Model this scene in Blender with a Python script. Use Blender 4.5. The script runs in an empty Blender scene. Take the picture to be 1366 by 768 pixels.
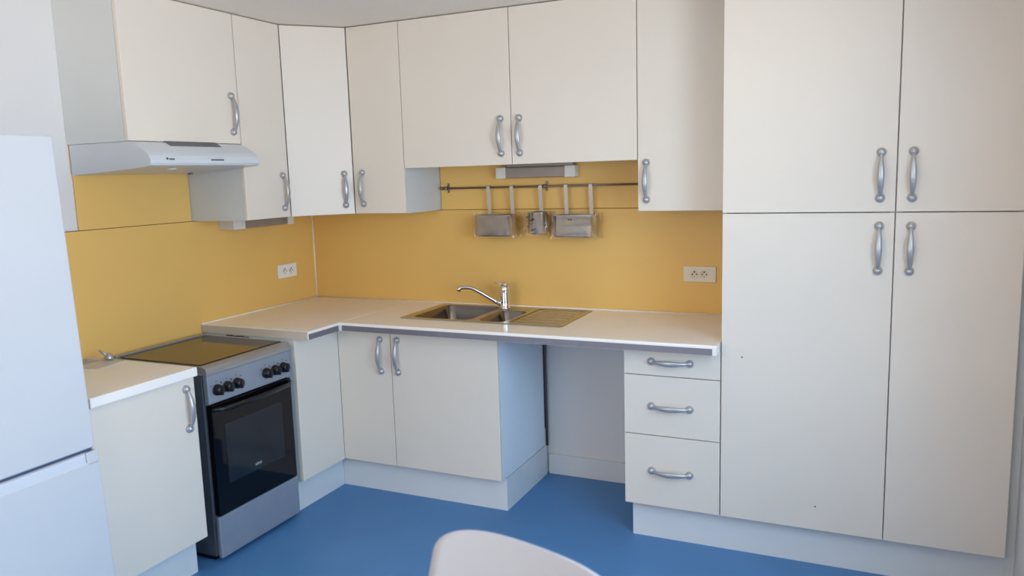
import bpy, bmesh, math, random
from mathutils import Vector, Matrix
random.seed(3)
PI = math.pi
scene = bpy.context.scene
COL = scene.collection

# ------------------------------------------------------------------ materials
def lin(c):
    c /= 255.0
    return c/12.92 if c <= 0.04045 else ((c+0.055)/1.055)**2.4
def rgb(r, g, b): return (lin(r), lin(g), lin(b), 1.0)

def mat(name, col, rough=0.5, metal=0.0, var=0.03, scale=6.0, bump=0.0, bscale=200.0, spec=0.5, coat=0.0, stretch=None, coat_rough=0.05):
    m = bpy.data.materials.new(name); m.use_nodes = True
    nt = m.node_tree; b = nt.nodes['Principled BSDF']
    b.inputs['Roughness'].default_value = rough
    b.inputs['Metallic'].default_value = metal
    b.inputs['Specular IOR Level'].default_value = spec
    b.inputs['Coat Weight'].default_value = coat
    b.inputs['Coat Roughness'].default_value = coat_rough
    tc = nt.nodes.new('ShaderNodeTexCoord')
    mp = nt.nodes.new('ShaderNodeMapping')
    nt.links.new(tc.outputs['Object'], mp.inputs['Vector'])
    if stretch: mp.inputs['Scale'].default_value = stretch
    n = nt.nodes.new('ShaderNodeTexNoise'); n.inputs['Scale'].default_value = scale
    n.inputs['Detail'].default_value = 4.0
    nt.links.new(mp.outputs['Vector'], n.inputs['Vector'])
    r = nt.nodes.new('ShaderNodeValToRGB')
    lo = tuple(max(0, c*(1-var)) for c in col[:3])+(1,)
    hi = tuple(min(1, c*(1+var)) for c in col[:3])+(1,)
    r.color_ramp.elements[0].position = 0.3; r.color_ramp.elements[0].color = lo
    r.color_ramp.elements[1].position = 0.7; r.color_ramp.elements[1].color = hi
    nt.links.new(n.outputs['Fac'], r.inputs['Fac'])
    nt.links.new(r.outputs['Color'], b.inputs['Base Color'])
    if bump > 0:
        n2 = nt.nodes.new('ShaderNodeTexNoise'); n2.inputs['Scale'].default_value = bscale
        nt.links.new(mp.outputs['Vector'], n2.inputs['Vector'])
        bp = nt.nodes.new('ShaderNodeBump'); bp.inputs['Strength'].default_value = bump
        bp.inputs['Distance'].default_value = 0.002
        nt.links.new(n2.outputs['Fac'], bp.inputs['Height'])
        nt.links.new(bp.outputs['Normal'], b.inputs['Normal'])
    return m

def glass_mat(name, tint, amount, rough=0.03):
    m = bpy.data.materials.new(name); m.use_nodes = True
    nt = m.node_tree; nt.nodes.clear()
    o = nt.nodes.new('ShaderNodeOutputMaterial'); mx = nt.nodes.new('ShaderNodeMixShader')
    t = nt.nodes.new('ShaderNodeBsdfTransparent'); g = nt.nodes.new('ShaderNodeBsdfGlossy')
    t.inputs['Color'].default_value = tint; g.inputs['Roughness'].default_value = rough
    mx.inputs['Fac'].default_value = amount
    nt.links.new(t.outputs[0], mx.inputs[1]); nt.links.new(g.outputs[0], mx.inputs[2])
    nt.links.new(mx.outputs[0], o.inputs['Surface'])
    return m

M = {}
M['cream']   = mat('cream_laminate', rgb(227,217,204), 0.38, var=0.015, scale=3, bump=0.05, bscale=350, spec=0.4)
M['carcass'] = mat('white_melamine', rgb(212,215,215), 0.5, var=0.012, scale=4)
M['sidepanel'] = mat('skylit_white_melamine', rgb(224,231,238), 0.45, var=0.012, scale=4)  # bluish sky light on the sink cabinet side put into the colour
M['wall']    = mat('white_paint', rgb(222,219,217), 0.8, var=0.01, scale=3, bump=0.12, bscale=120)
M['ceil']    = mat('ceiling_paint', rgb(232,224,214), 0.9, var=0.01, scale=2, bump=0.1, bscale=150)
M['yellow']  = mat('yellow_panel', rgb(233,188,108), 0.42, var=0.03, scale=1.6, bump=0.05, bscale=180, spec=0.4)
M['floor']   = mat('blue_vinyl', rgb(76,127,178), 0.45, var=0.05, scale=2.2, bump=0.06, bscale=90, spec=0.4)
M['top']     = mat('white_gloss_laminate', rgb(247,241,235), 0.12, var=0.015, scale=5, spec=0.5)
M['topedge'] = mat('shaded_edge_band', rgb(205,194,180), 0.4, var=0.02)  # shade on the worktop end by the stove put into the beige
M['strip']   = mat('aluminium_edge_strip', rgb(138,136,144), 0.45, metal=0.6, var=0.05, scale=30)
M['plinth']  = mat('white_plinth', rgb(218,220,220), 0.4, var=0.012)
M['seal']    = mat('white_sealant', rgb(240,230,214), 0.5, var=0.01)
M['handle']  = mat('satin_aluminium', rgb(180,180,182), 0.34, metal=0.6, var=0.04, scale=20)
M['steel']   = mat('brushed_steel', rgb(190,184,176), 0.3, metal=1.0, var=0.06, scale=40, stretch=(1,12,12))
M['steelbowl'] = mat('shaded_bowl_steel', rgb(136,128,122), 0.2, metal=1.0, var=0.05, scale=20)  # darker than the rim steel: shade of the bowl depth put into the colour
M['steelbox'] = mat('container_steel', rgb(200,194,188), 0.15, metal=1.0, var=0.05, scale=25)
M['strap']   = mat('strap_steel', rgb(205,196,186), 0.5, metal=0.5, var=0.04)
M['railm']   = mat('dull_steel_rail', rgb(140,124,106), 0.35, metal=0.8, var=0.05)
M['chrome']  = mat('chrome', rgb(225,225,228), 0.06, metal=1.0, var=0.01)
M['silver']  = mat('silver_enamel', rgb(150,157,170), 0.38, metal=0.35, var=0.03, scale=15)
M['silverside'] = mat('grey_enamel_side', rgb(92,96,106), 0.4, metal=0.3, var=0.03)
M['trim']    = mat('steel_trim', rgb(180,178,178), 0.3, metal=0.7, var=0.03)
M['hob']     = mat('black_ceramic', rgb(34,26,16), 0.06, var=0.05, spec=0.55)
M['blackglass'] = mat('black_oven_glass', rgb(8,8,14), 0.05, var=0.05, spec=0.35)
M['ovenwin'] = mat('oven_window', rgb(30,36,43), 0.08, var=0.2, scale=4, spec=0.35)
M['black']   = mat('black_plastic', rgb(16,16,20), 0.3, var=0.05)
M['joint']   = mat('panel_joint', rgb(120,84,44), 0.8, var=0.05)
M['dark']    = mat('dark_gap', rgb(58,56,56), 0.7, var=0.05)
M['hood']    = mat('hood_white_enamel', rgb(206,211,216), 0.3, var=0.01)
M['hooddark'] = mat('hood_grille', rgb(92,96,102), 0.5, var=0.05)
M['fridge']  = mat('white_fridge_gloss', rgb(206,208,212), 0.16, var=0.008, spec=0.5)
M['fridgegrip'] = mat('fridge_grip', rgb(214,217,224), 0.3, var=0.01)
M['gasket']  = mat('fridge_gasket', rgb(70,78,108), 0.6, var=0.05)
M['plug']    = mat('socket_plastic', rgb(226,218,200), 0.4, var=0.01)
M['plugwhite'] = mat('socket_white', rgb(238,236,230), 0.4, var=0.01)
M['lampend'] = mat('lamp_end_cap', rgb(224,220,212), 0.45, var=0.01)
M['lampgrey'] = mat('lamp_grey_diffuser', rgb(150,140,132), 0.4, metal=0.3, var=0.05, scale=15)
M['chair']   = mat('white_chair_plastic', rgb(188,185,189), 0.36, var=0.008, spec=0.5)
M['chairleg'] = mat('chair_leg_metal', rgb(190,190,194), 0.3, metal=0.9)
M['wrap']    = glass_mat('clear_plastic_wrap', (0.98, 0.97, 0.95, 1), 0.08, 0.12)
M['pane']    = glass_mat('window_pane', (0.98, 0.99, 1.0, 1), 0.05)
M['frame']   = mat('window_frame_white', rgb(236,236,236), 0.4, var=0.01)
M['paper']   = mat('leaflet_paper', rgb(214,210,206), 0.5, var=0.03)
M['papergrey'] = mat('leaflet_print', rgb(176,178,188), 0.5, var=0.2, scale=60)
M['mark']    = mat('dark_print', rgb(62,68,80), 0.5, var=0.05)
M['marklight'] = mat('light_print', rgb(150,152,156), 0.5, var=0.05)
M['brown']   = mat('chipped_board', rgb(112,66,38), 0.8, var=0.25, scale=60)
M['pipe']    = mat('dark_pipe', rgb(80,72,74), 0.5, var=0.1)
M['render']  = mat('outside_render', rgb(205,200,190), 0.9)

# ------------------------------------------------------------------ mesh building
class MB:
    def __init__(self): self.bm = bmesh.new()
    def box(self, x0, x1, y0, y1, z0, z1, bevel=0.0, seg=2):
        b = bmesh.new()
        bmesh.ops.create_cube(b, size=1.0)
        sx, sy, sz = abs(x1-x0), abs(y1-y0), abs(z1-z0)
        for v in b.verts:
            v.co = Vector(((x0+x1)/2+v.co.x*sx, (y0+y1)/2+v.co.y*sy, (z0+z1)/2+v.co.z*sz))
        if bevel > 0:
            bmesh.ops.bevel(b, geom=b.edges[:], offset=min(bevel, 0.45*min(sx, sy, sz)), segments=seg, affect='EDGES', profile=0.5)
        self._merge(b); return self
    def _merge(self, b, mtx=None, smooth=False):
        if mtx is not None: bmesh.ops.transform(b, matrix=mtx, verts=b.verts[:])
        if smooth:
            for f in b.faces: f.smooth = True
        me = bpy.data.meshes.new('tmp'); b.to_mesh(me); b.free()
        self.bm.from_mesh(me); bpy.data.meshes.remove(me)
    def prism(self, pts, axis, a0, a1, bevel=0.0, seg=2, smooth=False):
        """pts: 2D outline; axis 'x' (pts = y,z), 'y' (pts = x,z), 'z' (pts = x,y)"""
        b = bmesh.new()
        def P(p, a):
            return {'x': (a, p[0], p[1]), 'y': (p[0], a, p[1]), 'z': (p[0], p[1], a)}[axis]
        v0 = [b.verts.new(P(p, a0)) for p in pts]; v1 = [b.verts.new(P(p, a1)) for p in pts]
        n = len(pts)
        b.faces.new(v0); b.faces.new(list(reversed(v1)))
        for i in range(n): b.faces.new((v0[i], v1[i], v1[(i+1) % n], v0[(i+1) % n]))
        bmesh.ops.recalc_face_normals(b, faces=b.faces[:])
        if bevel > 0:
            bmesh.ops.bevel(b, geom=b.edges[:], offset=bevel, segments=seg, affect='EDGES', profile=0.5)
        if smooth:
            for f in b.faces:
                if len(f.verts) == 4: f.smooth = True
        self._merge(b); return self
    def lathe(self, prof, origin, axis, seg=20):
        """prof: list of (radius, height along axis)"""
        b = bmesh.new(); az = Vector(axis).normalized()
        ax = az.orthogonal().normalized(); ay = az.cross(ax)
        o = Vector(origin); rings = []
        for r, h in prof:
            if r < 1e-6: rings.append([b.verts.new(o+az*h)])
            else: rings.append([b.verts.new(o+az*h+ax*(r*math.cos(2*PI*i/seg))+ay*(r*math.sin(2*PI*i/seg))) for i in range(seg)])
        for a, c in zip(rings, rings[1:]):
            for i in range(seg):
                j = (i+1) % seg
                if len(a) == 1 and len(c) == 1: continue
                if len(a) == 1: b.faces.new((a[0], c[i], c[j]))
                elif len(c) == 1: b.faces.new((a[i], c[0], a[j]))
                else: b.faces.new((a[i], c[i], c[j], a[j]))
        for rr in (rings[0], rings[-1]):
            if len(rr) > 2: b.faces.new(rr)
        bmesh.ops.recalc_face_normals(b, faces=b.faces[:])
        self._merge(b, smooth=True); return self
    def tube(self, pts, rads, seg=12, up=None):
        """pts list of vectors, rads list of r or (ru, rv)"""
        b = bmesh.new(); pts = [Vector(p) for p in pts]; rings = []
        u = Vector(up).normalized() if up else None
        for i, p in enumerate(pts):
            t = (pts[min(i+1, len(pts)-1)]-pts[max(i-1, 0)]).normalized()
            if u is None: u = t.orthogonal().normalized()
            uu = (u-t*u.dot(t)).normalized()
            if up is None: u = uu
            vv = t.cross(uu)
            r = rads[i] if isinstance(rads, (list, tuple)) else rads
            ru, rv = r if isinstance(r, (list, tuple)) else (r, r)
            rings.append([b.verts.new(p+uu*(ru*math.cos(2*PI*k/seg))+vv*(rv*math.sin(2*PI*k/seg))) for k in range(seg)])
        for a, c in zip(rings, rings[1:]):
            for k in range(seg):
                j = (k+1) % seg; b.faces.new((a[k], c[k], c[j], a[j]))
        b.faces.new(rings[0]); b.faces.new(rings[-1])
        bmesh.ops.recalc_face_normals(b, faces=b.faces[:])
        self._merge(b, smooth=True); return self
    def obj(self, name, material, parent=None, label=None):
        me = bpy.data.meshes.new(name); self.bm.normal_update(); 
        off = wloc(parent) if parent is not None else Vector((0, 0, 0))
        if off.length > 0: bmesh.ops.translate(self.bm, vec=-off, verts=self.bm.verts[:])
        self.bm.to_mesh(me); self.bm.free()
        if isinstance(material, str): material = M[material]
        me.materials.append(material)
        o = bpy.data.objects.new(name, me); COL.objects.link(o)
        if parent is not None: o.parent = parent
        if label: o['label'] = label
        return o
def wloc(o):
    v = Vector((0, 0, 0))
    while o is not None: v += o.location; o = o.parent
    return v
def thing(name, label, cat, loc, group=None):
    o = bpy.data.objects.new(name, None); o.empty_display_size = 0.05; COL.objects.link(o)
    o.location = loc; o['label'] = label; o['category'] = cat
    if group: o['group'] = group
    return o
def tag(o, label, cat, group=None):
    o['label'] = label; o['category'] = cat
    if group: o['group'] = group
    return o
def struct(o): o['kind'] = 'structure'; return o
def B(*a, **k): return MB().box(*a, **k)

def handle(c, along, out, parent, half=0.080):
    """bow handle: two domed rosettes and an arched bar with a wide belly, centred at c on the door face"""
    c, a, n = Vector(c), Vector(along).normalized(), Vector(out).normalized()
    m = MB()
    for s in (-1, 1):
        p = c+a*(s*half)
        m.lathe([(0.0165, 0.0), (0.0165, 0.003), (0.0150, 0.009), (0.0115, 0.0145), (0.006, 0.018), (0.0, 0.0190)], p, n, 20)
    pts, rad = [], []
    w = a.cross(n)
    for i in range(21):
        t = i/20.0; s = math.sin(PI*t)
        pts.append(c+a*((t-0.5)*2*half*0.99)+n*(0.008+0.026*s**0.75))
        rad.append((0.0055+0.0064*s**1.4, 0.0050+0.0012*s))
    m.tube(pts, rad, 12, up=w)
    return m.obj('handle', 'handle', parent)

def door_y(x0, x1, z0, z1, yf, parent, t=0.019, name='door', g=0.0018):
    return B(x0+g, x1-g, yf, yf+t, z0+g, z1-g, bevel=0.0016).obj(name, 'cream', parent)
def door_x(y0, y1, z0, z1, xf, parent, t=0.019, name='door', g=0.0018):
    return B(xf-t, xf, y0+g, y1-g, z0+g, z1-g, bevel=0.0016).obj(name, 'cream', parent)
def carcass(x0, x1, y0, y1, z0, z1, parent, open_top=False, name='carcass', t=0.016, mt='carcass'):
    """panels: sides, bottom, (top), back at y1 for back-wall units (front at y0)"""
    m = MB()
    m.box(x0, x0+t, y0, y1, z0, z1); m.box(x1-t, x1, y0, y1, z0, z1)
    m.box(x0+t, x1-t, y0, y1, z0, z0+t)
    if not open_top: m.box(x0+t, x1-t, y0, y1, z1-t, z1)
    m.box(x0+t, x1-t, y1-t, y1, z0+t, z1-t)
    return m.obj(name, mt, parent)
def carcass_x(x0, x1, y0, y1, z0, z1, parent, name='carcass', t=0.016):
    m = MB()
    m.box(x0, x1, y0, y0+t, z0, z1); m.box(x0, x1, y1-t, y1, z0, z1)
    m.box(x0, x1, y0+t, y1-t, z0, z0+t); m.box(x0, x1, y0+t, y1-t, z1-t, z1)
    m.box(x0, x0+t, y0+t, y1-t, z0+t, z1-t)
    return m.obj(name, 'carcass', parent)

# ------------------------------------------------------------------ dimensions (metres)
H = 2.345            # ceiling
XR = 3.517           # right wall
YF = -5.2            # wall behind the camera
ZP, ZW, WB = 0.163, 0.900, 0.860
SEAM = 1.4085
WINY0, WINY1, WINZ0, WINZ1 = -3.40, -1.48, 0.85, 2.15

# ------------------------------------------------------------------ room shell
struct(B(-0.15, XR+0.15, YF-0.15, 0.15, -0.10, 0.0).obj('floor', 'floor'))
struct(B(-0.15, XR+0.15, YF-0.15, 0.15, H, H+0.12).obj('ceiling', 'ceil'))
struct(B(-0.15, -0.010, YF-0.15, 0.15, 0.0, H).obj('wall_left', 'wall'))
struct(B(-0.010, XR, 0.010, 0.15, 0.0, H).obj('wall_back', 'wall'))
struct(B(-0.010, XR, YF-0.15, YF, 0.0, H).obj('wall_front', 'wall'))
m = MB()
m.box(XR, XR+0.15, YF-0.15, WINY0, 0, H); m.box(XR, XR+0.15, WINY1, 0.15, 0, H)
m.box(XR, XR+0.15, WINY0, WINY1, 0, WINZ0); m.box(XR, XR+0.15, WINY0, WINY1, WINZ1, H)
struct(m.obj('wall_right', 'wall'))
# window with frame, mullion and panes
m = MB(); xw0, xw1 = XR+0.05, XR+0.10
m.box(xw0, xw1, WINY0, WINY0+0.05, WINZ0, WINZ1); m.box(xw0, xw1, WINY1-0.05, WINY1, WINZ0, WINZ1)
m.box(xw0, xw1, WINY0+0.05, WINY1-0.05, WINZ0, WINZ0+0.05); m.box(xw0, xw1, WINY0+0.05, WINY1-0.05, WINZ1-0.05, WINZ1)
ym = (WINY0+WINY1)/2
m.box(xw0, xw1, ym-0.04, ym+0.04, WINZ0+0.05, WINZ1-0.05)
win = struct(m.obj('window_1', 'frame'))
for a, b in ((WINY0+0.05, ym-0.04), (ym+0.04, WINY1-0.05)):
    B(xw0+0.02, xw0+0.026, a, b, WINZ0+0.05, WINZ1-0.05).obj('pane', 'pane', win)
# skirting in the gap under the worktop and along the right wall
struct(B(1.475, 2.058, -0.006, 0.010, 0.0, 0.108, bevel=0.002).obj('baseboard_back', 'plinth'))
struct(B(-0.010, 0.004, YF, -2.75, 0.0, 0.10, bevel=0.002).obj('baseboard_left', 'plinth'))
struct(B(XR-0.012, XR, YF, -0.60, 0.0, 0.10, bevel=0.002).obj('baseboard_right', 'plinth'))
# recessed filler strip between the tall unit and the right wall
struct(B(3.486, XR-0.0005, -0.535, -0.517, 0.0, H-0.002).obj('trim_1', 'carcass'))
# sealant beads
m = MB(); m.tube([(0.002, -0.002, ZW), (0.002, -0.002, SEAM)], 0.0042, 8)
struct(m.obj('trim_2', 'seal'))

# ------------------------------------------------------------------ splashback panels
tag(B(-0.009, 0.0, -2.05, -0.0008, 0.60, SEAM-0.0015, bevel=0.0008).obj('splashback_panel', 'yellow'),
    'long yellow lower splashback on left wall behind the stove', 'splashback', 'yellow splashback panels')
tag(B(-0.009, 0.0, -1.500, -0.900, SEAM+0.0015, 1.7605, bevel=0.0008).obj('splashback_panel', 'yellow'),
    'small yellow upper splashback panel on left wall directly under the cooker hood', 'splashback', 'yellow splashback panels')
tag(B(0.0, 2.468, 0.0, 0.009, 0.9005, SEAM-0.0015, bevel=0.0008).obj('splashback_panel', 'yellow'),
    'wide yellow lower splashback on back wall behind sink and tap', 'splashback', 'yellow splashback panels')
tag(B(0.880, 2.064, 0.0, 0.009, SEAM+0.0015, 1.640, bevel=0.0008).obj('splashback_panel', 'yellow'),
    'yellow upper splashback strip on back wall behind the steel utensil rail', 'splashback', 'yellow splashback panels')

m = MB(); m.box(-0.0095, -0.003, -2.05, -0.0008, SEAM-0.0014, SEAM+0.0014)
struct(m.obj('trim_6', 'joint'))
m = MB(); m.box(0.0, 2.064, 0.003, 0.0095, SEAM-0.0014, SEAM+0.0014)
struct(m.obj('trim_7', 'joint'))

# ------------------------------------------------------------------ base units
YD = -0.568   # sink door plane
YT = -0.581   # drawers and tall door plane
XF = 0.571    # corner filler plane
# corner unit beside the stove: end panel towards the stove, front filler panel towards the room
t = thing('corner_base_cabinet', 'plain white corner base cabinet without handle, just right of the stove', 'cabinet', (0.3, -0.6, ZP))
B(0.004, 0.552, -0.893, -0.875, ZP, WB-0.0005, bevel=0.001).obj('end_panel', 'carcass', t)
m = MB()
m.box(0.004, 0.552, -0.875, -0.04, ZP, ZP+0.016); m.box(0.004, 0.020, -0.875, -0.04, ZP+0.016, WB-0.001)
m.obj('carcass', 'carcass', t)
B(0.552, XF, -0.893, -0.5682, ZP, WB-0.002, bevel=0.0016).obj('front_panel', 'cream', t)
m = MB()
for i, (y, dy, z, dz) in enumerate([(-0.8945, .001, .853, .006), (-0.8945, .0012, .8515, .004), (-0.8945, .001, .8525, .005), (-0.8945, .001, .8505, .003)]):
    m.box(0.155+i*0.034, 0.197+i*0.034, y-0.0005, y+dy, z-dz/2, z+dz/2)
m.obj('chipped_edge', 'brown', t, 'brown chipped board showing at top edge')

t = thing('sink_cabinet', 'white two-door base cabinet under the sink', 'cabinet', (1.02, -0.3, ZP))
carcass(0.590, 1.466, -0.548, -0.034, ZP, WB-0.002, t, open_top=True, mt='sidepanel')
d = door_y(0.5694, 0.8855, ZP, WB-0.003, YD, t); handle((0.826, YD, 0.726), (0, 0, 1), (0, -1, 0), d)
d = door_y(0.8855, 1.467, ZP, WB-0.003, YD, t); handle((0.925, YD, 0.728), (0, 0, 1), (0, -1, 0), d)
tag(MB().tube([(1.468, -0.012, 0.158), (1.469, -0.012, 0.45), (1.467, -0.013, 0.62), (1.469, -0.012, 0.858)], 0.0085, 10).obj('pipe', 'pipe'),
    'dark vertical pipe in the slot behind the sink cabinet side', 'pipe')

t = thing('drawer_cabinet', 'white base cabinet with three drawers, between open gap and tall cupboards', 'cabinet', (2.27, -0.3, ZP))
carcass(2.068, 2.469, -0.561, -0.02, ZP, WB-0.002, t)
zs = [ZP, 0.4777, 0.7373, WB-0.003]
for (z0, z1), hz in zip(zip(zs, zs[1:]), (0.322, 0.606, 0.799)):
    d = door_y(2.066, 2.4705, z0, z1, YT, t, name='drawer')
    handle((2.266, YT, hz), (1, 0, 0), (0, -1, 0), d)

GT = 'white tall cupboards at the right'
t = thing('tall_cupboard', 'wide white tall two-door cupboard next to the drawers', 'cupboard', (2.776, -0.3, ZP), GT)
carcass(2.4715, 3.0805, -0.561, 0.005, ZP, H-0.004, t)
d = door_y(2.4712, 3.0812, ZP, 1.4118, YT, t); handle((3.030, YT, 1.281), (0, 0, 1), (0, -1, 0), d, 0.0815)
for px, pz in ((2.553, 0.842), (2.838, 0.262)):
    MB().lathe([(0.0035, 0), (0.0035, 0.0006), (0, 0.0006)], (px, YT, pz), (0, -1, 0), 10).obj('screw_mark', 'hooddark', d)
d = door_y(2.4712, 3.0812, 1.4118, H-0.006, YT, t); handle((3.029, YT, 1.545), (0, 0, 1), (0, -1, 0), d, 0.0815)
t = thing('tall_cupboard', 'narrow white tall two-door cupboard against the right wall', 'cupboard', (3.28, -0.3, ZP), GT)
carcass(3.0815, 3.4815, -0.561, 0.005, ZP, H-0.004, t)
d = door_y(3.0812, 3.4822, ZP, 1.4118, YT, t); handle((3.133, YT, 1.281), (0, 0, 1), (0, -1, 0), d, 0.0815)
d = door_y(3.0812, 3.4822, 1.4118, H-0.006, YT, t); handle((3.132, YT, 1.545), (0, 0, 1), (0, -1, 0), d, 0.0815)

BXF = 0.585
t = thing('base_cabinet', 'low white single-door base cabinet between refrigerator and stove', 'cabinet', (0.3, -1.77, ZP))
carcass_x(0.004, BXF-0.020, -1.972, -1.509, ZP, 0.838, t)
d = door_x(-1.974, -1.507, ZP, 0.838, BXF, t); handle((BXF, -1.553, 0.714), (0, 0, 1), (1, 0, 0), d)
m = MB().box(0.004, 0.607, -1.976, -1.507, 0.8385, 0.8745, bevel=0.003)
tag(m.obj('small_worktop', 'top'), 'short white worktop piece between refrigerator and stove', 'worktop')

# plinths
m = MB()
m.box(0.40, 0.519, -0.893, -0.529, 0, ZP-0.002); m.box(0.40, 0.519, -0.529, -0.516, 0, ZP-0.002)
tag(m.obj('plinth', 'plinth'), 'white plinth below the plain panel right of the stove', 'plinth', 'white plinths')
m = MB(); m.box(0.520, 1.468, -0.516, -0.500, 0, ZP-0.004); m.box(1.452, 1.468, -0.500, -0.012, 0, ZP-0.004); m.box(1.452, 1.466, -0.033, -0.021, ZP-0.004, 0.255)
tag(m.obj('plinth', 'plinth'), 'white plinth under the sink cabinet, turning back into the open gap', 'plinth', 'white plinths')
m = MB(); m.box(2.088, 3.515, -0.531, -0.515, 0, ZP-0.002); m.box(2.088, 2.104, -0.515, -0.02, 0, ZP-0.002)
tag(m.obj('plinth', 'plinth'), 'long white plinth under the drawers and tall cupboards', 'plinth', 'white plinths')
m = MB(); m.box(0.50, 0.516, -1.972, -1.512, 0, ZP-0.002); m.box(0.10, 0.50, -1.528, -1.512, 0, ZP-0.002)
tag(m.obj('plinth', 'plinth'), 'white plinth under the base cabinet left of the stove', 'plinth', 'white plinths')

# ------------------------------------------------------------------ worktops
LW, WY, YS = 0.663, -0.668, -0.901
t = thing('worktop', 'white glossy left worktop piece running from stove to corner', 'worktop', (0.33, -0.45, WB), 'white worktops')
B(0.001, LW-0.001, YS, 0.008, WB, ZW, bevel=0.002).obj('board', 'top', t)
B(0.003, LW-0.004, YS-0.0012, YS-0.0001, WB+0.0005, ZW-0.002).obj('end_band', 'topedge', t, 'edge band on the end by the stove, beige with painted shade')
B(LW-0.001, LW+0.001, YS+0.004, WY-0.006, WB+0.001, ZW-0.013).obj('edge_strip', 'strip', t, 'grey metal edge strip')
t = thing('worktop', 'long white glossy right worktop piece holding the sink', 'worktop', (1.57, -0.33, WB), 'white worktops')
SX0, SX1, SY0, SY1 = 0.888, 1.752, -0.488, -0.038
m = MB(); hx0, hx1, hy0, hy1 = SX0+0.012, SX1-0.012, SY0+0.012, SY1-0.012
b = bmesh.new()
def ringv(z, i): 
    o = [(LW, WY), (2.469, WY), (2.469, 0.008), (LW, 0.008)]; n = [(hx0, hy0), (hx1, hy0), (hx1, hy1), (hx0, hy1)]
    return [b.verts.new((x, y, z)) for x, y in (o if i else n)]
ot, it, ob, ib = ringv(ZW, 1), ringv(ZW, 0), ringv(WB, 1), ringv(WB, 0)
for i in range(4):
    j = (i+1) % 4
    b.faces.new((ot[i], ot[j], it[j], it[i])); b.faces.new((ob[j], ob[i], ib[i], ib[j]))
    b.faces.new((ob[i], ob[j], ot[j], ot[i])); b.faces.new((it[i], it[j], ib[j], ib[i]))
bmesh.ops.recalc_face_normals(b, faces=b.faces[:])
fe = [e for e in b.edges if all(abs(v.co.y-WY) < 1e-6 and abs(v.co.z-ZW) < 1e-6 for v in e.verts)]
bmesh.ops.bevel(b, geom=fe, offset=0.006, segments=4, affect='EDGES', profile=0.5)
m._merge(b)
m.obj('board', 'top', t)
B(LW+0.016, 2.452, WY-0.0018, WY+0.0004, WB+0.001, ZW-0.013).obj('edge_strip', 'strip', t, 'grey metal edge strip along the front')
B(LW+0.0005, LW+0.015, WY-0.0016, WY+0.0004, WB+0.001, ZW-0.008).obj('strip_end', 'plugwhite', t)
B(2.4525, 2.4685, WY-0.0016, WY+0.0004, WB+0.001, ZW-0.008).obj('strip_end', 'plugwhite', t)
struct(MB().tube([(0.002, -0.0035, ZW+0.001), (2.467, -0.0035, ZW+0.001)], 0.0045, 8).obj('trim_3', 'seal'))
struct(MB().tube([(0.0035, -0.897, ZW+0.001), (0.0035, -0.006, ZW+0.001)], 0.0045, 8).obj('trim_4', 'seal'))
struct(MB().tube([(LW-0.0003, WY+0.004, ZW-0.0007), (LW-0.0003, -0.008, ZW-0.0007)], 0.0016, 6).obj('trim_5', 'seal'))

# ------------------------------------------------------------------ sink
def rrect(x0, x1, y0, y1, r, n=6):
    p = []
    for cx, cy, a in ((x1-r, y1-r, 0), (x0+r, y1-r, 90), (x0+r, y0+r, 180), (x1-r, y0+r, 270)):
        for i in range(n+1):
            th = math.radians(a+90*i/n); p.append((cx+r*math.cos(th), cy+r*math.sin(th)))
    return p
t = thing('sink', 'stainless steel sink with large bowl, half bowl and ribbed drainer', 'sink', (1.32, -0.26, ZW))
b = bmesh.new(); zt = ZW+0.0035
def loop(pts, z): return [b.verts.new((x, y, z)) for x, y in pts]
outer = loop(rrect(SX0, SX1, SY0, SY1, 0.022), ZW+0.0005)
rim = loop(rrect(SX0+0.004, SX1-0.004, SY0+0.004, SY1-0.004, 0.020), zt)
def bridge(a, c):
    for i in range(len(a)):
        j = (i+1) % len(a); b.faces.new((a[i], a[j], c[j], c[i]))
bridge(outer, rim)
bowls = [(0.940, 1.264, -0.456, -0.074, 0.045), (1.303, 1.452, -0.456, -0.158, 0.04)]
drn = (1.474, 1.728, -0.455, -0.070, 0.02)
holes = [loop(rrect(x0, x1, y0, y1, r), zt) for x0, x1, y0, y1, r in bowls]+[loop(rrect(*drn), zt)]
edges = []
for lp in [rim]+holes:
    for i in range(len(lp)):
        v0, v1 = lp[i], lp[(i+1) % len(lp)]
        e = b.edges.get((v0, v1)) or b.edges.new((v0, v1)); edges.append(e)
bmesh.ops.triangle_fill(b, use_beauty=True, use_dissolve=False, edges=edges, normal=(0, 0, 1))
bmesh.ops.recalc_face_normals(b, faces=b.faces[:])
m = MB(); m._merge(b); m.obj('rim', 'steel', t)
for (x0, x1, y0, y1, r), dep, nm in zip(bowls, (0.155, 0.12), ('bowl', 'half_bowl')):
    b = bmesh.new(); ls = []
    for ins, z, rr in ((0, zt, r), (0.004, zt-0.006, r), (0.014, zt-dep+0.03, r*0.9), (0.022, zt-dep+0.010, r*0.85), (0.04, zt-dep, r*0.7), (min(x1-x0, y1-y0)/2-0.028, zt-dep-0.003, 0.012)):
        ls.append(loop(rrect(x0+ins, x1-ins, y0+ins, y1-ins, min(rr, (min(x1-x0, y1-y0)/2-ins)*0.9)), z))
    for a, c in zip(ls, ls[1:]): bridge(a, c)
    b.faces.new(ls[-1]); bmesh.ops.recalc_face_normals(b, faces=b.faces[:])
    for f in b.faces: f.normal_flip()
    mm = MB(); mm._merge(b, smooth=True); bw = mm.obj(nm, 'steelbowl', t)
    cx, cy = (x0+x1)/2, (y0+y1)/2
    MB().lathe([(0.032, 0), (0.032, 0.003), (0.024, 0.004), (0.022, 0.0015), (0, 0.0015)], (cx, cy, zt-dep-0.001), (0, 0, 1), 24).obj('drain', 'chrome', bw)
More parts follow.
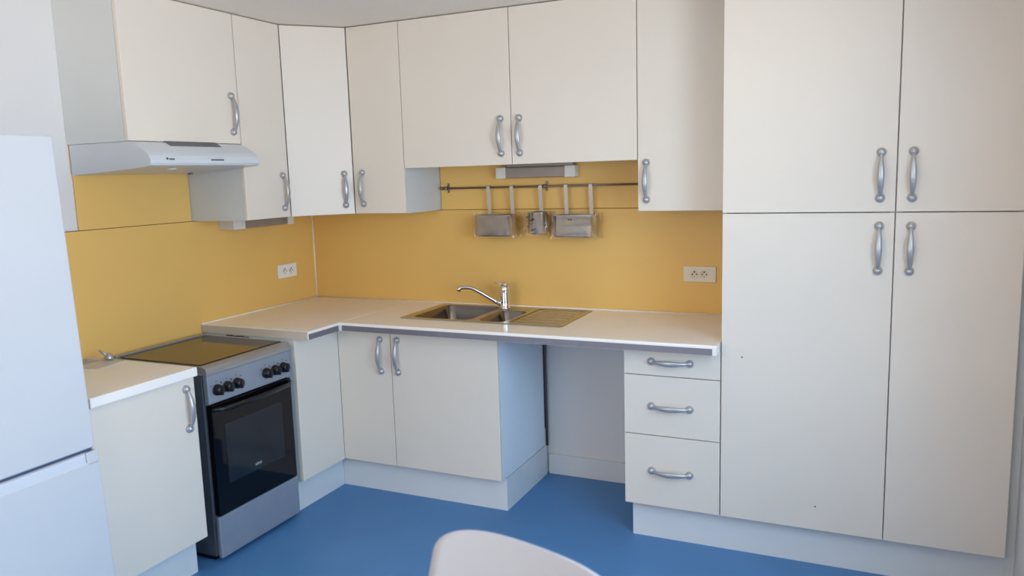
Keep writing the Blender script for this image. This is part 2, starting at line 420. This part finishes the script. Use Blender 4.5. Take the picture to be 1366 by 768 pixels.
# drainer: lowered tray with raised ribs
m = MB()
x0, x1, y0, y1 = drn[:4]
m.box(x0-0.001, x1+0.001, y0-0.001, y1+0.001, zt-0.0045, zt-0.0022)
for i in range(6):
    yy = y0+0.036+i*(y1-y0-0.072)/5
    m.tube([(x0+0.02, yy, zt-0.0030), (x0+0.04, yy, zt-0.0022), (x1-0.03, yy, zt-0.0022), (x1-0.012, yy, zt-0.0030)], [(0.014, 0.0014), (0.0185, 0.0034), (0.0185, 0.0034), (0.014, 0.0014)], 14, up=(0, 1, 0))
m.obj('drainer', 'steel', t)

# tap
fx, fy = 1.293, -0.108
t = thing('tap', 'chrome single-lever mixer tap with long spout over the large bowl', 'tap', (fx, fy, zt))
MB().lathe([(0.030, 0.0005), (0.030, 0.006), (0.0265, 0.010), (0.0255, 0.03), (0.0245, 0.080), (0.0255, 0.100), (0.024, 0.114), (0.016, 0.123), (0, 0.126)], (fx, fy, zt), (0, 0, 1), 24).obj('body', 'chrome', t)
sp = [(fx-0.012, fy-0.006, zt+0.018), (fx-0.050, fy-0.025, zt+0.044), (fx-0.100, fy-0.050, zt+0.080), (fx-0.130, fy-0.066, zt+0.101), (fx-0.152, fy-0.078, zt+0.1125), (fx-0.175, fy-0.09, zt+0.117), (fx-0.197, fy-0.10, zt+0.1165), (fx-0.208, fy-0.106, zt+0.109), (fx-0.210, fy-0.107, zt+0.098)]
MB().tube(sp, [0.0115, 0.0105, 0.0095, 0.0095, 0.0095, 0.0095, 0.0098, 0.0105, 0.0105], 14).obj('spout', 'chrome', t)
m = MB()
m.tube([(fx+0.018, fy+0.006, zt+0.119), (fx, fy, zt+0.129), (fx-0.022, fy-0.010, zt+0.1335), (fx-0.047, fy-0.022, zt+0.136)], [(0.012, 0.005), (0.0165, 0.0065), (0.012, 0.0045), (0.007, 0.0035)], 12, up=(0.45, -0.9, 0))
m.obj('lever', 'chrome', t)

# ------------------------------------------------------------------ wall cabinets
DU, UZ0, UZ1, UT = 0.349, 1.410, 1.632, H-0.003
HZ = 1.762
t = thing('wall_cabinet', 'short white wall cabinet directly above the cooker hood', 'cabinet', (0.17, -1.2, HZ))
carcass_x(-0.009, DU-0.021, -1.509, -0.899, HZ, UT-0.001, t)
d = door_x(-1.509, -0.898, HZ, UT, DU, t); handle((DU, -0.943, 1.896), (0, 0, 1), (1, 0, 0), d)
t = thing('wall_cabinet', 'narrow white wall cabinet between cooker hood and angled corner cabinet', 'cabinet', (0.17, -0.74, UZ0))
carcass_x(-0.009, DU-0.021, -0.8965, -0.5915, UZ0, UT-0.001, t)
d = door_x(-0.897, -0.5905, UZ0, UT, DU, t); handle((DU, -0.636, 1.537), (0, 0, 1), (1, 0, 0), d)
# angled corner cabinet
t = thing('corner_wall_cabinet', 'white corner wall cabinet with an angled door', 'cabinet', (0.25, -0.25, UZ0))
pa, pb = Vector((DU, -0.5895, 0)), Vector((0.5665, -DU, 0))
dd = (pb-pa).normalized(); nn = Vector((dd.y, -dd.x, 0))
pc, pd = pa-nn*0.021-dd*0.000, pb-nn*0.021
m = MB().prism([(-0.009, 0.009), (0.5655, 0.009), (0.5655, -0.318), (pd.x, pd.y), (pc.x, pc.y), (0.318, -0.5895), (-0.009, -0.5895)], 'z', UZ0, UT-0.001)
m.obj('carcass', 'carcass', t)
q = [pa+dd*0.002, pb-dd*0.002, pb-dd*0.002-nn*0.019, pa+dd*0.002-nn*0.019]
d = MB().prism([(v.x, v.y) for v in q], 'z', UZ0+0.0018, UT-0.0018, bevel=0.0014).obj('door', 'cream', t)
hc = pb-dd*0.047
handle((hc.x, hc.y, 1.537), (0, 0, 1), nn, d)
t = thing('wall_cabinet', 'narrow white wall cabinet just right of the angled corner cabinet', 'cabinet', (0.72, -0.17, UZ0))
carcass(0.5685, 0.8745, -DU+0.021, 0.009, UZ0, UT-0.001, t)
d = door_y(0.5675, 0.8755, UZ0, UT, -DU, t); handle((0.6235, -DU, 1.540), (0, 0, 1), (0, -1, 0), d)
t = thing('wall_cabinet', 'short wide white two-door wall cabinet above the sink', 'cabinet', (1.47, -0.17, UZ1))
carcass(0.8765, 2.0665, -DU+0.021, 0.009, UZ1+0.01, UT-0.001, t)
d = door_y(0.8755, 1.4678, UZ1, UT, -DU, t); handle((1.414, -DU, 1.766), (0, 0, 1), (0, -1, 0), d)
d = door_y(1.4678, 2.0678, UZ1, UT, -DU, t); handle((1.510, -DU, 1.765), (0, 0, 1), (0, -1, 0), d)
t = thing('wall_cabinet', 'white wall cabinet right of the sink, touching the tall cupboard', 'cabinet', (2.27, -0.17, UZ0))
carcass(2.0685, 2.4695, -DU+0.021, 0.009, UZ0, UT-0.001, t)
d = door_y(2.0678, 2.4702, UZ0, UT, -DU, t); handle((2.107, -DU, 1.541), (0, 0, 1), (0, -1, 0), d)

# ------------------------------------------------------------------ cooker hood
t = thing('cooker_hood', 'white slim cooker hood under the short wall cabinet', 'cooker hood', (0.23, -1.2, 1.64))
hp = [(0.001, 1.637), (0.30, 1.651), (0.438, 1.661), (0.452, 1.665), (0.458, 1.674), (0.457, 1.688), (0.450, 1.702), (0.436, 1.716), (0.415, 1.729), (0.365, 1.757), (0.352, 1.761), (0.001, 1.761)]
m = MB().prism(hp, 'y', -1.505, -0.905, bevel=0.0)
m.obj('canopy', 'hood', t)
def on_slope(x): return 1.757-(x-0.365)*0.56
MB().prism([(0.352, on_slope(0.352)+0.0008), (0.388, on_slope(0.388)+0.0008), (0.388, on_slope(0.388)+0.002), (0.352, on_slope(0.352)+0.002)], 'y', -1.34, -1.06).obj('vent_grille', 'hooddark', t)
m = MB()
zc, xc = 1.6905, 0.4568
m.lathe([(0.005, 0), (0.005, 0.0008), (0, 0.0008)], (xc+0.0005, -1.424, zc), (1, 0, 0.3), 12)
for i in range(4): m.box(xc, xc+0.0016, -1.414+i*0.007, -1.409+i*0.007, zc-0.005, zc+0.001)
m.obj('emblem', 'mark', t, 'dark round emblem with tiny print')
for i in range(6):
    B(xc, xc+0.003, -1.196+i*0.0125, -1.187+i*0.0125, zc-0.007, zc-0.001, bevel=0.0008).obj('button', 'mark', t)
MB().lathe([(0.022, 0), (0.022, 0.004), (0, 0.004)], (0.335, -1.30, 1.6535), (0.07, 0, -1), 16).obj('lamp', 'lampend', t)
MB().lathe([(0.010, 0), (0.012, 0.006), (0, 0.007)], (0.05, -0.93, 1.640), (0.07, 0, -1), 12).obj('fixing_screw', 'hooddark', t)

# ------------------------------------------------------------------ under-cabinet lights
GL = 'under-cabinet lights'
t = thing('under_cabinet_light', 'grey strip light with white ends under the two-door wall cabinet', 'light', (1.47, -0.06, 1.57), GL)
B(1.296, 1.615, -0.058, -0.003, 1.569, 1.622, bevel=0.004).obj('diffuser', 'lampgrey', t)
B(1.240, 1.2955, -0.060, -0.001, 1.567, 1.624, bevel=0.004).obj('end_cap', 'lampend', t)
B(1.6155, 1.672, -0.060, -0.001, 1.567, 1.624, bevel=0.004).obj('end_cap', 'lampend', t)
B(1.30, 1.66, -0.056, -0.006, 1.6235, 1.6405, bevel=0.002).obj('bracket', 'lampgrey', t)
t = thing('under_cabinet_light', 'grey strip light with white ends under the narrow left wall cabinet', 'light', (0.09, -0.5, 1.35), GL)
B(0.004, 0.106, -0.655, -0.335, 1.357, 1.4095, bevel=0.004).obj('diffuser', 'lampgrey', t)
B(0.0, 0.108, -0.735, -0.6555, 1.354, 1.410, bevel=0.004).obj('end_cap', 'lampend', t)
B(0.0, 0.108, -0.3345, -0.285, 1.354, 1.410, bevel=0.004).obj('end_cap', 'lampend', t)

# ------------------------------------------------------------------ rail with hanging containers
RZ, RY = 1.524, -0.034
t = thing('utensil_rail', 'thin steel utensil rail on the yellow back wall', 'rail', (1.48, RY, RZ))
MB().tube([(0.905, RY, RZ), (2.062, RY, RZ)], 0.0055, 12).obj('bar', 'railm', t)
for x in (0.930, 1.499):
    m = MB()
    m.box(x-0.006, x+0.006, -0.005, -0.0005, RZ-0.024, RZ+0.026, bevel=0.001)
    m.tube([(x, -0.004, RZ), (x, RY, RZ)], 0.006, 10)
    m.lathe([(0.0095, -0.009), (0.0095, 0.009)], (x, RY, RZ), (1, 0, 0), 14)
    m.obj('rail_bracket', 'railm', t)
MB().lathe([(0.0085, -0.010), (0.0085, 0.006), (0.006, 0.010), (0, 0.011)], (0.906, RY, RZ), (-1, 0, 0), 14).obj('end_knob', 'railm', t)

def container(name, label, x0, x1, y0, y1, z0, z1, r, straps, rb=None):
    t = thing(name, label, 'container', ((x0+x1)/2, (y0+y1)/2, z0), 'steel containers hanging on the rail')
    b = bmesh.new()
    def lp(ins, z, rr): return [b.verts.new((x, y, z)) for x, y in rrect(x0+ins, x1-ins, y0+ins, y1-ins, max(rr-ins*0.3, 0.002))]
    L = [lp(0.010, z0, r), lp(0.004, z0+0.003, r), lp(0.0, z0+0.010, r), lp(0, z1-0.006, r), lp(-0.002, z1-0.004, r), lp(-0.002, z1, r), lp(0.002, z1, r), lp(0.003, z0+0.012, r), lp(0.012, z0+0.004, r)]
    for a, c in zip(L, L[1:]):
        n = len(a)
        for i in range(n):
            j = (i+1) % n; b.faces.new((a[i], a[j], c[j], c[i]))
    b.faces.new(L[0]); b.faces.new(L[-1])
    bmesh.ops.recalc_face_normals(b, faces=b.faces[:])
    m = MB(); m._merge(b, smooth=True); m.obj('bin', 'steelbox', t)
    for sx in straps:
        m = MB(); yb = y1+0.0035; w = 0.0095
        path = [(y1+0.0010, z0+0.05), (y1+0.0010, z1+0.01), (RY-0.0085, RZ-0.02), (RY-0.0085, RZ+0.004), (RY-0.005, RZ+0.0095), (RY+0.003, RZ+0.0095), (RY+0.0085, RZ+0.004), (RY+0.0085, RZ-0.006)]
        for (ya, za), (yc, zc2) in zip(path, path[1:]):
            dv = Vector((yc-ya, zc2-za)); nv = Vector((-dv.y, dv.x)).normalized()*0.0009
            m.prism([(ya-nv.x, za-nv.y), (yc-nv.x, zc2-nv.y), (yc+nv.x, zc2+nv.y), (ya+nv.x, za+nv.y)], 'x', sx-w, sx+w)
        m.obj('hanger_strap', 'strap', t)
    return t
def wrap(t, x0, x1, y0, y1, z0, z1, seed):
    """crumpled clear film loosely around a container"""
    rnd = random.Random(seed); b = bmesh.new(); n, k = 36, 9; base = rrect(x0, x1, y0, y1, 0.02, 8)
    rows = []
    for j in range(k):
        z = z0+(z1-z0)*j/(k-1); row = []
        for i in range(len(base)):
            x, y = base[i]
            cx, cy = (x0+x1)/2, (y0+y1)/2
            s = rnd.uniform(-0.0035, 0.0045)
            v = Vector((x-cx, y-cy)).normalized()
            row.append(b.verts.new((x+v.x*s, min(y+v.y*s, -0.004), z+rnd.uniform(-0.004, 0.004))))
        rows.append(row)
    for a, c in zip(rows, rows[1:]):
        for i in range(len(a)):
            j = (i+1) % len(a); b.faces.new((a[i], a[j], c[j], c[i]))
    bmesh.ops.recalc_face_normals(b, faces=b.faces[:])
    m = MB(); m._merge(b); m.obj('plastic_wrap', 'wrap', t)
z0, z1 = 1.275, 1.386
t = container('hanging_basket', 'rectangular steel container on the rail, left of the small cup', 1.136, 1.351, -0.132, -0.034, z0, z1, 0.030, (1.186, 1.319))
wrap(t, 1.130, 1.372, -0.138, -0.022, z0-0.008, z1+0.010, 1)
t = container('hanging_basket', 'rectangular steel container in creased film on the rail, right of the small cup', 1.570, 1.782, -0.132, -0.034, z0-0.002, z1-0.002, 0.030, (1.615, 1.745))
wrap(t, 1.562, 1.802, -0.138, -0.022, z0-0.010, z1+0.006, 2)
m = MB()
for dx in (-0.006, 0.006): m.box(1.667+dx-0.004, 1.667+dx+0.004, -0.1335, -0.1322, 1.357, 1.364)
m.obj('sticker_mark', 'mark', t)
t = container('hanging_cup', 'small steel cup hanging between the two rectangular containers', 1.430, 1.536, -0.134, -0.034, 1.286, 1.398, 0.049, (1.478,))
wrap(t, 1.420, 1.552, -0.140, -0.022, 1.280, 1.402, 3)
for (x, z) in ((1.462, 1.358), (1.476, 1.363), (1.466, 1.308), (1.480, 1.314), (1.448, 1.33), (1.443, 1.375)):
    B(x-0.005, x+0.005, -0.1352, -0.1337, z-0.004, z+0.004).obj('printed_mark', 'mark', t)

# ------------------------------------------------------------------ sockets
def socket(label, o, ax, out, w, h, cs, matn):
    o, ax, out = Vector(o), Vector(ax), Vector(out); up = Vector((0, 0, 1))
    t = thing('double_socket', label, 'socket', o, 'double wall sockets')
    def bx(c, hw, hh, t0, t1, bev):
        p0 = o+ax*(c[0]-hw)+up*(c[1]-hh)+out*t0; p1 = o+ax*(c[0]+hw)+up*(c[1]+hh)+out*t1
        return MB().box(min(p0.x, p1.x), max(p0.x, p1.x), min(p0.y, p1.y), max(p0.y, p1.y), min(p0.z, p1.z), max(p0.z, p1.z), bevel=bev)
    bx((0, 0), w/2, h/2, 0.0003, 0.009, 0.002).obj('face_plate', matn, t)
    for c in cs:
        f = MB().lathe([(0.021, 0.009), (0.021, 0.0103), (0.019, 0.0103), (0.0185, 0.0095), (0, 0.0095)], o+ax*c, out, 28).obj('outlet', matn, t)
        for dx, dz, r in ((-0.0095, 0, 0.0034), (0.0095, 0, 0.0034), (0, 0.0105, 0.0036)):
            MB().lathe([(r, 0.0096), (r, 0.0101), (0, 0.0101)], o+ax*(c+dx)+up*dz, out, 10).obj('pin_hole', 'black', f)
        MB().lathe([(0.0026, 0.0096), (0.0026, 0.0099), (0, 0.0099)], o+ax*c-up*0.011, out, 10).obj('screw', 'hooddark', f)
    return t
socket('double wall socket on back wall beside the tall cupboard', (2.270, 0.0, 1.0935), (1, 0, 0), (0, -1, 0), 0.152, 0.075, (-0.024, 0.022), 'plug')
socket('white double wall socket on left wall near the corner', (0.0, -0.252, 1.0885), (0, 1, 0), (1, 0, 0), 0.152, 0.076, (-0.022, 0.030), 'plugwhite')

# ------------------------------------------------------------------ stove
SY0_, SY1_, SXF = -1.428, -0.922, 0.566
t = thing('stove', 'silver freestanding electric stove with black oven door', 'stove', (0.31, -1.178, 0.0))
m = MB()
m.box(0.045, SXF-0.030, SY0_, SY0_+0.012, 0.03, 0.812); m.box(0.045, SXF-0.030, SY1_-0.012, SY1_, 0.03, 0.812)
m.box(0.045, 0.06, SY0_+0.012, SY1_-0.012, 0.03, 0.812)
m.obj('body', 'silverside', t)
B(SXF-0.045, SXF-0.026, SY0_+0.012, SY1_-0.012, 0.03, 0.812).obj('front_frame', 'silver', t)
B(0.07, SXF-0.06, SY0_+0.02, SY1_-0.02, 0.0, 0.03).obj('foot_base', 'black', t)
# top: silver frame with glass
m = MB()
tp = [(0.040, 0.814), (SXF+0.004, 0.814), (SXF+0.006, 0.828), (SXF-0.002, 0.842), (SXF-0.018, 0.849), (SXF-0.032, 0.8505), (0.040, 0.8505)]
m.prism(tp, 'y', SY0_-0.002, SY1_+0.002)
m.box(0.040, 0.056, SY0_-0.002, SY1_+0.002, 0.8505, 0.862, bevel=0.002)
m.obj('hob_frame', 'trim', t)
B(0.062, SXF-0.040, SY0_+0.010, SY1_-0.010, 0.8508, 0.8545, bevel=0.001).obj('hob_glass', 'hob', t)
pn = B(SXF-0.025, SXF, SY0_+0.004, SY1_-0.003, 0.690, 0.8125, bevel=0.003).obj('control_panel', 'silver', t)
for i, y in enumerate((-1.378, -1.322, -1.266, -1.088, -1.032, -0.977)):
    kb = MB().lathe([(0.0235, 0.0005), (0.0235, 0.010), (0.0215, 0.014), (0.0195, 0.028), (0.017, 0.031), (0, 0.031)], (SXF, y, 0.744), (1, 0, 0), 22)
    kb.box(SXF+0.028, SXF+0.036, y-0.006, y+0.006, 0.724, 0.764, bevel=0.003)
    kb.obj('knob', 'black', t)
for y in (-1.378, -1.322, -1.266, -1.088, -1.032, -0.977):
    for dy, dz in ((-0.028, 0.022), (0, 0.036), (0.026, 0.026)):
        B(SXF-0.0003, SXF+0.0006, y+dy-0.003, y+dy+0.003, 0.744+dz-0.002, 0.744+dz+0.002).obj('dial_mark', 'mark', pn)
MB().lathe([(0.009, 0), (0.009, 0.002), (0, 0.002)], (SXF, -0.951, 0.722), (1, 0, 0), 14).obj('indicator_lamp', 'mark', pn)
dr = B(SXF-0.025, SXF+0.004, SY0_+0.008, SY1_-0.012, 0.208, 0.684, bevel=0.003).obj('oven_door', 'blackglass', t)
B(SXF+0.0042, SXF+0.0048, -1.355, -1.005, 0.330, 0.590, bevel=0.0002).obj('oven_window', 'ovenwin', dr)
m = MB()
hpts = [(SXF+0.002, SY0_+0.012, 0.668), (SXF+0.030, SY0_+0.05, 0.664), (SXF+0.036, -1.178, 0.660), (SXF+0.030, SY1_-0.055, 0.664), (SXF+0.002, SY1_-0.016, 0.668)]
m.tube(hpts, [(0.008, 0.009), (0.011, 0.009), (0.012, 0.009), (0.011, 0.009), (0.008, 0.009)], 12, up=(0, 0, 1))
m.obj('handle', 'black', dr)
for dy, hh in ((-0.016, 0.010), (-0.006, 0.013), (0.004, 0.010), (0.014, 0.012)):
    B(SXF+0.0049, SXF+0.0053, -1.178+dy-0.0035, -1.178+dy+0.0035, 0.352, 0.352+hh).obj('printed_letter', 'marklight', dr)
B(SXF-0.020, SXF+0.001, SY0_+0.004, SY1_-0.004, 0.022, 0.204, bevel=0.006, seg=3).obj('storage_drawer', 'silver', t)

# ------------------------------------------------------------------ refrigerator
fr = thing('refrigerator', 'tall white two-door refrigerator at the left edge of the kitchen', 'refrigerator', (0.30, -2.33, 0.0))
FX, FY0, FY1, FT = 0.668, -2.60, -2.000, 1.742
B(0.105, FX-0.065, FY0+0.003, FY1-0.003, 0.03, FT-0.004, bevel=0.004).obj('body', 'fridge', fr)
B(0.12, FX-0.10, FY0+0.03, FY1-0.03, 0.0, 0.03).obj('foot_base', 'black', fr)
du = B(FX-0.055, FX, FY0, FY1, 0.704, FT, bevel=0.006, seg=3).obj('upper_door', 'fridge', fr)
dl = MB()
dl.box(FX-0.055, FX, FY0, FY1+0.010, 0.05, 0.658, bevel=0.005, seg=3)
dl.box(FX-0.055, FX-0.012, FY0, FY1, 0.658, 0.692)
dl.box(FX-0.055, FX, FY1-0.035, FY1+0.010, 0.646, 0.692, bevel=0.004)
dl = dl.obj('lower_door', 'fridge', fr)
B(FX-0.011, FX-0.002, FY0+0.01, FY1-0.037, 0.652, 0.6905, bevel=0.003).obj('grip', 'fridgegrip', dl)
B(FX-0.063, FX-0.012, FY0+0.006, FY1-0.008, 0.6930, 0.7030).obj('gasket', 'gasket', fr)
fr.rotation_euler = (0, math.radians(-2.3), 0)

# ------------------------------------------------------------------ small things on the left worktop
t = thing('instruction_leaflet', 'folded paper leaflet in clear sleeve on the small left worktop', 'leaflet', (0.10, -1.58, 0.8745))
MB().prism([(0.012, -1.72), (0.250, -1.655), (0.225, -1.515), (0.02, -1.530)], 'z', 0.8750, 0.8766).obj('sheet', 'paper', t)
MB().prism([(0.03, -1.70), (0.130, -1.665), (0.120, -1.555), (0.03, -1.56)], 'z', 0.8768, 0.8772).obj('printed_block', 'papergrey', t)
b = bmesh.new(); bmesh.ops.create_grid(b, x_segments=10, y_segments=10, size=0.5)
for v in b.verts:
    v.co = Vector((0.13+v.co.x*0.20, -1.605+v.co.y*0.18, 0.8785+0.003*math.sin(v.co.x*17)*math.cos(v.co.y*13)))
m = MB(); m._merge(b, smooth=True); m.obj('clear_sleeve', 'wrap', t)
t = thing('plug_adapter', 'small grey plug-like fitting on the left worktop by the wall', 'plug', (0.150, -1.540, 0.8805))
MB().lathe([(0.018, 0), (0.019, 0.006), (0.014, 0.014), (0.010, 0.022), (0, 0.024)], (0.150, -1.540, 0.882), (0.1, 0.1, 1), 16).obj('base', 'handle', t)
MB().tube([(0.145, -1.545, 0.900), (0.133, -1.553, 0.908), (0.120, -1.558, 0.920)], [0.006, 0.005, 0.004], 10).obj('stem', 'handle', t)

# ------------------------------------------------------------------ chair (back facing the kitchen, seat towards the camera)
CH = Vector((2.324, -2.599, 0.0)); CYAW = -0.2754; WB_ = 0.258; ZB_ = -0.013
ch = thing('shell_chair', 'white plastic shell chair in the foreground at bottom of the photo', 'chair', CH)
prof = [(-0.235, 0.425, 0.185), (-0.21, 0.445, 0.205), (-0.12, 0.438, 0.222), (0.0, 0.430, 0.228), (0.10, 0.438, 0.225), (0.165, 0.470+ZB_, 0.240), (0.205, 0.540+ZB_, WB_), (0.232, 0.630+ZB_, WB_), (0.252, 0.710+ZB_, WB_), (0.266, 0.765+ZB_, WB_*0.99)]
# local: +y = towards the back of the chair (the kitchen); smooth profile by Catmull-Rom
def cr(P, n):
    out = []
    for i in range(len(P)-1):
        p0, p1, p2, p3 = P[max(i-1, 0)], P[i], P[i+1], P[min(i+2, len(P)-1)]
        for k in range(n):
            s = k/n
            out.append(tuple(0.5*((2*b_)+(-a_+c_)*s+(2*a_-5*b_+4*c_-d_)*s*s+(-a_+3*b_-3*c_+d_)*s**3) for a_, b_, c_, d_ in zip(p0, p1, p2, p3)))
    out.append(P[-1]); return out
prow = cr(prof, 4)
# rounded top end of the back: half width shrinks over the last rows
top = prow[-1]; dirv = Vector((0.014, 0.055)).normalized()
for k in range(1, 37):
    th = math.radians(79.0)*k/36.0; w = top[2]*math.cos(th)
    s = (1-math.cos(th)**3.82)**(1/2.49)
    prow.append((top[0]+dirv.x*0.077*s, top[1]+dirv.y*0.077*s, w))
b = bmesh.new(); NU = 24; rows = []
for (py, pz, w) in prow:
    row = []
    backness = max(0.0, min(1.0, (pz-0.45)/0.2))
    for i in range(NU+1):
        u = -1+2*i/NU; x = u*w
        lift = 0.022*abs(x/0.22)**2.4*(1-backness)
        fwd = 0.0241*(x/0.22)**2*backness
        row.append(b.verts.new((x, py-fwd, pz+lift)))
    rows.append(row)
for a, c in zip(rows, rows[1:]):
    for i in range(NU): b.faces.new((a[i], a[i+1], c[i+1], c[i]))
bmesh.ops.recalc_face_normals(b, faces=b.faces[:])
R = Matrix.Translation(CH) @ Matrix.Rotation(CYAW, 4, 'Z')
m = MB(); m._merge(b, R, smooth=True); sh = m.obj('shell', 'chair', ch)
so = sh.modifiers.new('thickness', 'SOLIDIFY'); so.thickness = 0.009; so.offset = 0
for sx in (-1, 1):
    for sy in (-1, 1):
        p0 = R @ Vector((sx*0.13, 0.0+sy*0.11-0.02, 0.424)); p1 = R @ Vector((sx*0.215, sy*0.205, 0.0005))
        MB().tube([p0, p0.lerp(p1, 0.5), p1], [0.013, 0.012, 0.010], 12).obj('leg', 'chairleg', ch)
for sy in (-1, 1): MB().tube([R @ Vector((-0.135, sy*0.11-0.02, 0.418)), R @ Vector((0.135, sy*0.11-0.02, 0.418))], 0.009, 10).obj('seat_support', 'chairleg', ch)

# ------------------------------------------------------------------ light
def area(name, loc, rot, sx, sy, power, col):
    l = bpy.data.lights.new(name, 'AREA'); l.shape = 'RECTANGLE'; l.size = sx; l.size_y = sy
    l.energy = power; l.color = col
    o = bpy.data.objects.new(name, l); COL.objects.link(o); o.location = loc; o.rotation_euler = rot
    return o
ym, zm = (WINY0+WINY1)/2, (WINZ0+WINZ1)/2
# daylight through the window: cool from the sky (downward), warmer from the ground outside (upward)
area('sky_light', (XR+0.45, ym, zm+0.25), (0, math.radians(90-22), 0), 1.5, 2.2, 110, (0.44, 0.71, 1.0))
g = area('ground_light', (XR+0.40, ym, zm-0.40), (0, math.radians(90+42), 0), 1.0, 2.2, 46, (1.0, 0.78, 0.54)); g.data.spread = math.radians(125)
# added fill light behind the camera, warming the fronts that face it
area('fill_light', (1.2, YF+0.1, 1.5), (math.radians(92), 0, 0), 2.2, 1.6, 33, (1.0, 0.88, 0.70))

w = bpy.data.worlds.new('sky'); scene.world = w; w.use_nodes = True
bg = w.node_tree.nodes['Background']
bg.inputs['Color'].default_value = (0.75, 0.86, 1.0, 1); bg.inputs['Strength'].default_value = 1.0

# ------------------------------------------------------------------ camera
cam = bpy.data.cameras.new('camera'); co = bpy.data.objects.new('camera', cam); COL.objects.link(co)
F = 1047.72; yaw, pitch, roll = 0.4344, -0.1432, -0.0303
cam.sensor_width = 36; cam.sensor_fit = 'HORIZONTAL'; cam.lens = 36*F/1366
cyw, syw, cp, spt = math.cos(yaw), math.sin(yaw), math.cos(pitch), math.sin(pitch)
fw = Vector((-syw*cp, cyw*cp, spt)); rt = Vector((cyw, syw, 0)); up = rt.cross(fw)
c, s = math.cos(roll), math.sin(roll)
r2 = rt*c+up*s; u2 = up*c-rt*s
mt = Matrix((r2, u2, -fw)).transposed().to_4x4(); mt.translation = (3.0138, -3.7243, 1.5865)
co.matrix_world = mt
cam.clip_start = 0.05
cam.dof.use_dof = True; cam.dof.focus_distance = 3.9; cam.dof.aperture_fstop = 2.4
scene.camera = co
scene.view_settings.view_transform = 'Standard'
scene.view_settings.look = 'None'
scene.view_settings.exposure = 0.12
scene.cycles.max_bounces = 10
scene.cycles.diffuse_bounces = 6
scene.cycles.transparent_max_bounces = 12
scene.cycles.use_denoising = True
scene.cycles.sample_clamp_indirect = 6.0
